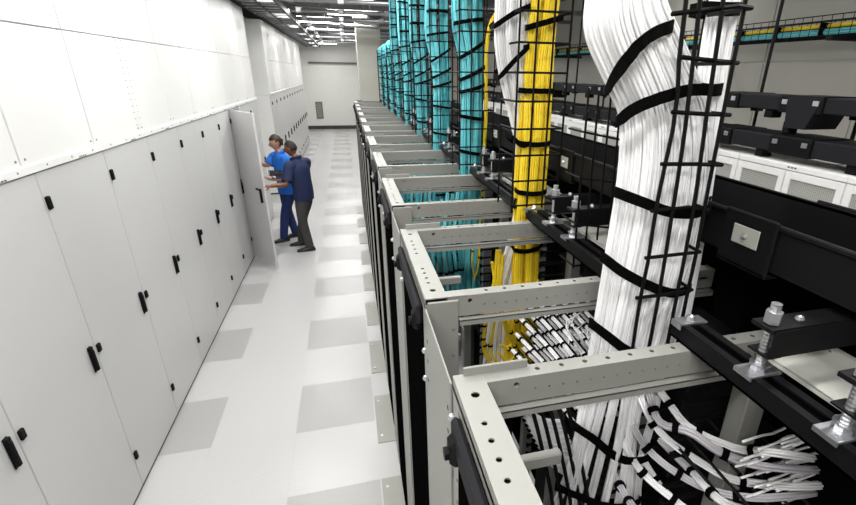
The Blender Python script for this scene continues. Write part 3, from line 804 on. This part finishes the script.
# ================================================================== PEOPLE
def smooth_skin(name, verts, edges, parent, m, sub=2, root_v=0):
    """joints with radii grown into one continuous surface"""
    off = ORG[parent]
    me = bpy.data.meshes.new(name); me.from_pydata([Vector(v[:3])-off for v in verts], edges, []); me.update()
    o = bpy.data.objects.new(name, me); COL.objects.link(o)
    md = o.modifiers.new('skin', 'SKIN'); md.use_smooth_shade = True
    sv = me.skin_vertices[0].data
    for i, v in enumerate(verts):
        r = v[3]; sv[i].radius = r if isinstance(r, tuple) else (r, r); sv[i].use_root = (i == root_v)
    ss = o.modifiers.new('subdivision', 'SUBSURF'); ss.levels = sub; ss.render_levels = sub
    dg = bpy.context.evaluated_depsgraph_get(); dg.update()
    ev = o.evaluated_get(dg); nm = bpy.data.meshes.new_from_object(ev)
    o.modifiers.clear(); o.data = nm
    nm.materials.clear(); nm.materials.append(m)
    for p in nm.polygons: p.use_smooth = True
    o.parent = parent; ORG[o] = off
    return o
def head(root, body_mat, c, face, up, s, hair_mat, hairline, eye_mat, name_body='head'):
    """sculpted head: c centre, face = unit vector looking, s = head height"""
    face = Vector(face).normalized(); up = Vector(up).normalized(); side = up.cross(face).normalized(); up = face.cross(side)
    mb = MB(); nu, nv = 28, 22; vs = []
    def P(th, ph, e=0):
        x = math.sin(ph)*math.cos(th); y = math.sin(ph)*math.sin(th); z = math.cos(ph)
        fx = .40*x*s; sy = .325*y*s; uz = .50*z*s
        if z < 0:                                    # jaw narrows, chin forward
            k = -z; sy *= 1-.34*k; fx *= 1-.22*k if x < 0 else 1-.10*k
            if x < 0: fx += .05*s*k
        if x > .3: fx -= .03*s*(x-.3)                # flatter face
        f2 = max(0, math.cos(th)); w_ = abs(y)
        if x > 0:
            fx += s*.115*math.exp(-(w_/.16)**2)*math.exp(-((z+.20)/.15)**2)       # nose
            fx += s*.05*math.exp(-(w_/.14)**2)*math.exp(-((z+.02)/.2)**2)
            fx += s*.020*math.exp(-(w_/.5)**2)*math.exp(-((z-.17)/.09)**2)         # brow
            fx -= s*.030*math.exp(-((w_-.36)/.14)**2)*math.exp(-((z-.02)/.10)**2)  # eye sockets
            fx += s*.026*math.exp(-(w_/.30)**2)*math.exp(-((z+.50)/.07)**2)        # lips
            fx += s*.045*math.exp(-(w_/.3)**2)*math.exp(-((z+.86)/.14)**2)         # chin
        return Vector(c)+face*(fx*(1+e))+side*(sy*(1+e))+up*(uz*(1+e))
    for i in range(nv+1):
        for k in range(nu): vs.append(P(2*PI*k/nu, PI*i/nv))
    fs = [(i*nu+k, (i+1)*nu+k, (i+1)*nu+(k+1)%nu, i*nu+(k+1)%nu) for i in range(nv) for k in range(nu)]
    mb.add(vs, fs)
    for sg in (-1, 1):                               # ears
        e = Vector(c)+side*sg*.325*s-face*.02*s-up*.02*s
        pts = []
        for q in range(9):
            a = q/8*PI*1.7-.6
            pts.append(e+face*(-.03*s+.065*s*math.cos(a+.5))+up*(.105*s*math.sin(a+.5))+side*sg*.022*s)
        mb.tube(pts, .020*s, 6)
        mb.sphere(e, .055*s, 8, 5)
    hd = mb.build(name_body, body_mat, root, True)
    for sg in (-1, 1):
        e = Vector(c)+face*.335*s+side*sg*.115*s+up*.012*s
        MB().sphere(e, .036*s, 8, 6).build('eye', eye_mat, hd, True)
        b = MB(); b.tube([e+up*.075*s-side*.06*s*1+face*.012*s, e+up*.095*s+face*.03*s, e+up*.075*s+side*.06*s+face*.012*s], .012*s, 5); b.build('eyebrow', hair_mat, hd, True)
    l = MB(); l.tube([Vector(c)+face*.385*s-up*.255*s+side*q*.045*s-face*abs(q)*.012*s for q in (-2,-1,0,1,2)], .013*s, 5); l.build('mouth', M['lip'] , hd, True)
    # hair shell
    hv = []; hf = []; keep = {}
    for i in range(nv+1):
        for k in range(nu):
            th = 2*PI*k/nu; ph = PI*i/nv
            jit = random.uniform(-.012, .012)
            keep[i,k] = len(hv); hv.append(P(th, ph, hairline[2]+jit))
    for i in range(nv):
        for k in range(nu):
            th = 2*PI*(k+.5)/nu; ph = PI*(i+.5)/nv; z = math.cos(ph); x = math.sin(ph)*math.cos(th)
            lim = hairline[0] if x > .25 else (hairline[0]+(hairline[1]-hairline[0])*min(1, (.25-x)/.5))
            if z > lim: hf.append((keep[i,k], keep[i+1,k], keep[i+1,(k+1)%nu], keep[i,(k+1)%nu]))
    h = MB(); h.add(hv, hf); h.build('hair', hair_mat, hd, True)
    return hd
def hand_verts(V, E, wrist_i, wrist, dirn, palm_n, size, curl, thumb_side):
    """palm and five fingers as chains rooted in the palm"""
    d = Vector(dirn).normalized(); n = Vector(palm_n); n = (n-d*n.dot(d)).normalized(); s = d.cross(n).normalized()*thumb_side
    wrist = Vector(wrist); 
    V.append((*(wrist+d*size*.28), (size*.20, size*.12))); pi = len(V)-1; E.append((wrist_i, pi))
    for q, (o, L) in enumerate(((.19,.46),(.07,.52),(-.06,.48),(-.18,.38))):
        base = wrist+d*size*.46+s*size*o
        V.append((*base, size*.066)); b = len(V)-1; E.append((pi, b)); prev = base; pb = b; a = curl*.4
        for seg in range(3):
            a += curl*(.5 if seg else .3)
            dd = d*math.cos(a)+n*math.sin(a); prev = prev+dd*size*L*(.42, .33, .25)[seg]
            V.append((*prev, size*(.060, .054, .044)[seg])); E.append((pb, len(V)-1)); pb = len(V)-1
    base = wrist+d*size*.18+s*size*.20
    V.append((*base, size*.075)); E.append((wrist_i, len(V)-1)); pb = len(V)-1; prev = base
    for seg in range(2):
        dd = (d*.75+s*.55+n*.45).normalized(); prev = prev+dd*size*(.26, .20)[seg]
        V.append((*prev, size*(.066, .05)[seg])); E.append((pb, len(V)-1)); pb = len(V)-1
M['lip'] = mat('lips', (.25, .09, .07), .5)
M['eye'] = mat('eye_dark', (.02, .015, .012), .15)
M['skin1'] = mat('light_skin', (.56, .30, .20), .5, var=.05)
M['skin2'] = mat('brown_skin', (.20, .085, .045), .45, var=.06)
M['hair1'] = mat('brown_hair', (.030, .015, .008), .55, var=.4, scale=120, bump=.5)
M['hair2'] = mat('cropped_dark_hair', (.016, .011, .009), .7, var=.4, scale=200, bump=.5)
M['polo'] = mat('bright_blue_polo', (.012, .17, .66), .8, var=.1, scale=60, bump=.15)
M['navy'] = mat('navy_polo', (.007, .016, .065), .8, var=.12, scale=60, bump=.15)
M['jeans'] = mat('dark_blue_jeans', (.012, .03, .13), .85, var=.25, scale=90, bump=.2)
M['slack'] = mat('dark_grey_slacks', (.045, .042, .042), .85, var=.15, scale=70, bump=.15)
M['shoe'] = mat('black_shoe', (.010, .010, .010), .35)
M['tablet'] = mat('tablet_black', (.012, .012, .014), .25)

def person(loc, label, face, lean, hips, chest, neck, headc, hs, sh_l, el_l, wr_l, hd_l, sh_r, el_r, wr_r, hd_r, foot_l, foot_r, toe, skin, shirt, trousers, hair, hairline):
    root = thing('person', loc, label, 'person')
    V3 = Vector
    hips, chest, neck, headc = V3(hips), V3(chest), V3(neck), V3(headc)
    acr = (V3(sh_l)-V3(sh_r)).normalized()
    # one continuous body: neck, trunk, arms, hands, legs (clothes lie over it)
    B = [(*hips, .09), (*(hips.lerp(chest,.5)), .085), (*chest, .085), (*neck, (.052,.055)), (*(neck.lerp(headc,.55)), (.05,.055))]
    E = [(0,1),(1,2),(2,3),(3,4)]
    def limb(parts, start):
        p = start
        for v in parts: B.append(v); E.append((p, len(B)-1)); p = len(B)-1
        return p
    for sh, el, wr, hd, sd in ((sh_l, el_l, wr_l, hd_l, 1), (sh_r, el_r, wr_r, hd_r, -1)):
        e = V3(el); w_ = V3(wr); s_ = V3(sh)
        p = limb([(*s_, .052), (*s_.lerp(e,.5), .047), (*e, .040), (*e.lerp(w_,.3), .041), (*w_, (.030,.024))], 2)
        hand_verts(B, E, p, w_, hd[0], hd[1], .185, hd[2], sd*hd[3])
    legs = []
    for ft, sd in ((foot_l, 1), (foot_r, -1)):
        ft = V3(ft); h = hips+acr*.09*sd-V3((0,0,.06)); k = h.lerp(ft+V3((0,0,.09)), .5)+V3(toe)*.035; an = ft+V3((0,0,.09))
        legs.append((h, k, an, ft))
        limb([(*h, .075), (*h.lerp(k,.5), .066), (*k, .052), (*k.lerp(an,.35), .05), (*an, .036)], 0)
    smooth_skin('body', B, E, root, skin, 2)
    head(root, skin, headc, face, V3((0,0,1))+V3(face)*lean, hs, hair, hairline, M['eye'])
    # shirt: lofted trunk with two sleeves
    f0 = V3((0,0,1)).cross(acr)
    f0 = f0 if f0.dot(V3(face)) > 0 else -f0
    f0.normalize(); sm = MB(); rings = []
    for c0, a_, b_ in ((hips+V3((0,0,-.09)), .178, .128), (hips+V3((0,0,-.02)), .176, .130), (hips+V3((0,0,.10)), .172, .130), (hips.lerp(chest,.55), .178, .130), (chest+V3((0,0,.0)), .192, .132),
                       (chest+V3((0,0,.07)), .190, .122), (chest.lerp(neck,.62)+V3((0,0,.015)), .150, .100), (neck+V3((0,0,-.02)), .085, .078), (neck+V3((0,0,.012)), .062, .064)):
        fold = [1+.02*math.sin(5*q+c0.z*40) for q in range(20)]
        rings.append([c0+acr*a_*math.cos(q*PI/10)*fold[q]+f0*b_*math.sin(q*PI/10)*fold[q] for q in range(20)])
    vs = [v for r in rings for v in r]
    sm.add(vs, [(i*20+q, i*20+(q+1)%20, (i+1)*20+(q+1)%20, (i+1)*20+q) for i in range(len(rings)-1) for q in range(20)])
    for sh, el in ((sh_l, el_l), (sh_r, el_r)):
        s_ = V3(sh); e = V3(el); inn = chest.lerp(neck,.35)
        sm.tube(catmull([inn.lerp(s_,.45), s_, s_.lerp(e,.4), s_.lerp(e,.82)], 9), [.075,.080,.082,.081,.079,.077,.076,.076,.077,.078], 14, cap=False)
    so = sm.build('polo_shirt', shirt, root, True)
    cl = MB(); f3 = V3(face)
    cl.band([neck+V3((0,0,.018))+f3*.072*math.cos(q*PI/6)+acr*.072*math.sin(q*PI/6)-V3((0,0,.03*max(0,math.cos(q*PI/6)))) for q in range(12)], .042, .008)
    cl.build('collar', shirt, so, True)
    # trousers
    Tv = [(*(hips+V3((0,0,.02))), .120), (*(hips-V3((0,0,.05))), .128)]; Te = [(0,1)]
    for h, k, an, ft in legs:
        b0 = len(Tv); back = -V3(toe)
        Tv += [(*(h-V3((0,0,.05))), .098), (*h.lerp(k,.5), .090), (*k, .076), (*k.lerp(an,.5), .072), (*(ft+V3((0,0,.10))), .068), (*(ft+V3((0,0,.045))), .070)]
        Te += [(1,b0),(b0,b0+1),(b0+1,b0+2),(b0+2,b0+3),(b0+3,b0+4),(b0+4,b0+5)]
    smooth_skin('trousers', Tv, Te, root, trousers, 2)
    bm_ = MB(); bm_.band([hips+V3((0,0,-.0))+f3*.118*math.cos(q*PI/8)+acr*.158*math.sin(q*PI/8) for q in range(16)], .035, .004); bm_.build('belt', M['strap'], root)
    for h, k, an, ft in legs:
        t = V3(toe).normalized(); sd = t.cross(V3((0,0,1)))
        m_ = MB(); rings = []
        for a, hw, hh in ((-.085,.026,.045),(-.07,.037,.07),(-.02,.042,.085),(.05,.046,.07),(.12,.050,.05),(.17,.044,.04),(.195,.024,.030)):
            c0 = ft+t*a; rings.append([c0+sd*hw*math.cos(q*PI/5)+V3((0,0,max(0.0, hh*.5+hh*.5*math.sin(q*PI/5)) if math.sin(q*PI/5) > -.4 else 0)) for q in range(10)])
        n = len(rings); vs = [v for r in rings for v in r]
        m_.add(vs, [(i*10+q, i*10+(q+1)%10, (i+1)*10+(q+1)%10, (i+1)*10+q) for i in range(n-1) for q in range(10)]+[tuple(range(10)), tuple((n-1)*10+q for q in range(10))])
        m_.build('shoe', M['shoe'], root, True)
    return root
# man in bright blue polo, further from the camera
person((.47, 5.1, 0), 'man in a bright blue polo shirt and jeans reaching into the open cabinet', (-.93, -.36, -.16), .12,
       (.50, 5.12, .90), (.49, 5.11, 1.27), (.475, 5.09, 1.46), (.44, 5.07, 1.615), .235,
       (.58, 4.94, 1.36), (.56, 4.86, 1.10), (.40, 4.84, 1.08), ((-.9, .1, .1), (0, 0, 1), .35, 1),
       (.36, 5.26, 1.37), (.25, 5.19, 1.24), (.13, 5.04, 1.335), ((-.9, -.35, .1), (0, 0, -1), .5, 1),
       (.36, 5.03, 0), (.52, 5.26, 0), (-.9, -.35, 0), M['skin1'], M['polo'], M['jeans'], M['hair1'], (.42, -.35, .10))
# man in navy polo, nearer, holding the door
person((.76, 4.62, 0), 'man in a navy polo shirt and grey slacks holding the open door and a tablet', (-.93, .30, -.20), .18,
       (.80, 4.62, .90), (.775, 4.63, 1.25), (.75, 4.64, 1.43), (.695, 4.65, 1.58), .235,
       (.66, 4.48, 1.345), (.60, 4.35, 1.10), (.42, 4.20, 1.13), ((-.93, -.35, .05), (.1, .2, -1), .45, 1),
       (.87, 4.79, 1.345), (.80, 4.92, 1.09), (.58, 4.84, 1.16), ((-.95, -.2, .05), (0, .1, 1), .4, 1),
       (.80, 4.49, 0), (.66, 4.80, 0), (-.95, -.12, 0), M['skin2'], M['navy'], M['slack'], M['hair2'], (.50, -.25, .035))
root = thing('tablet', (.40, 4.74, 1.19), 'dark tablet held between the two men', 'tablet')
t = MB(); d1 = Vector((-.96, -.2, .10)).normalized(); d2 = Vector((-.15, .93, .25)).normalized(); nn = d1.cross(d2).normalized()
def slab(mb, c, a, b, h):
    c = Vector(c); vs = [c+d1*sx*a+d2*sy*b+nn*sz*h for sz in (-1,1) for sx, sy in ((-1,-1),(1,-1),(1,1),(-1,1))]
    return mb.add(vs, [(0,3,2,1),(4,5,6,7),(0,1,5,4),(1,2,6,5),(2,3,7,6),(3,0,4,7)])
slab(t, (.44, 4.78, 1.195), .125, .09, .006); t.build('case', 'tablet', root)
t = MB(); slab(t, Vector((.44, 4.78, 1.195))-nn*.0065, .11, .078, .0006); t.build('screen', 'char', root)
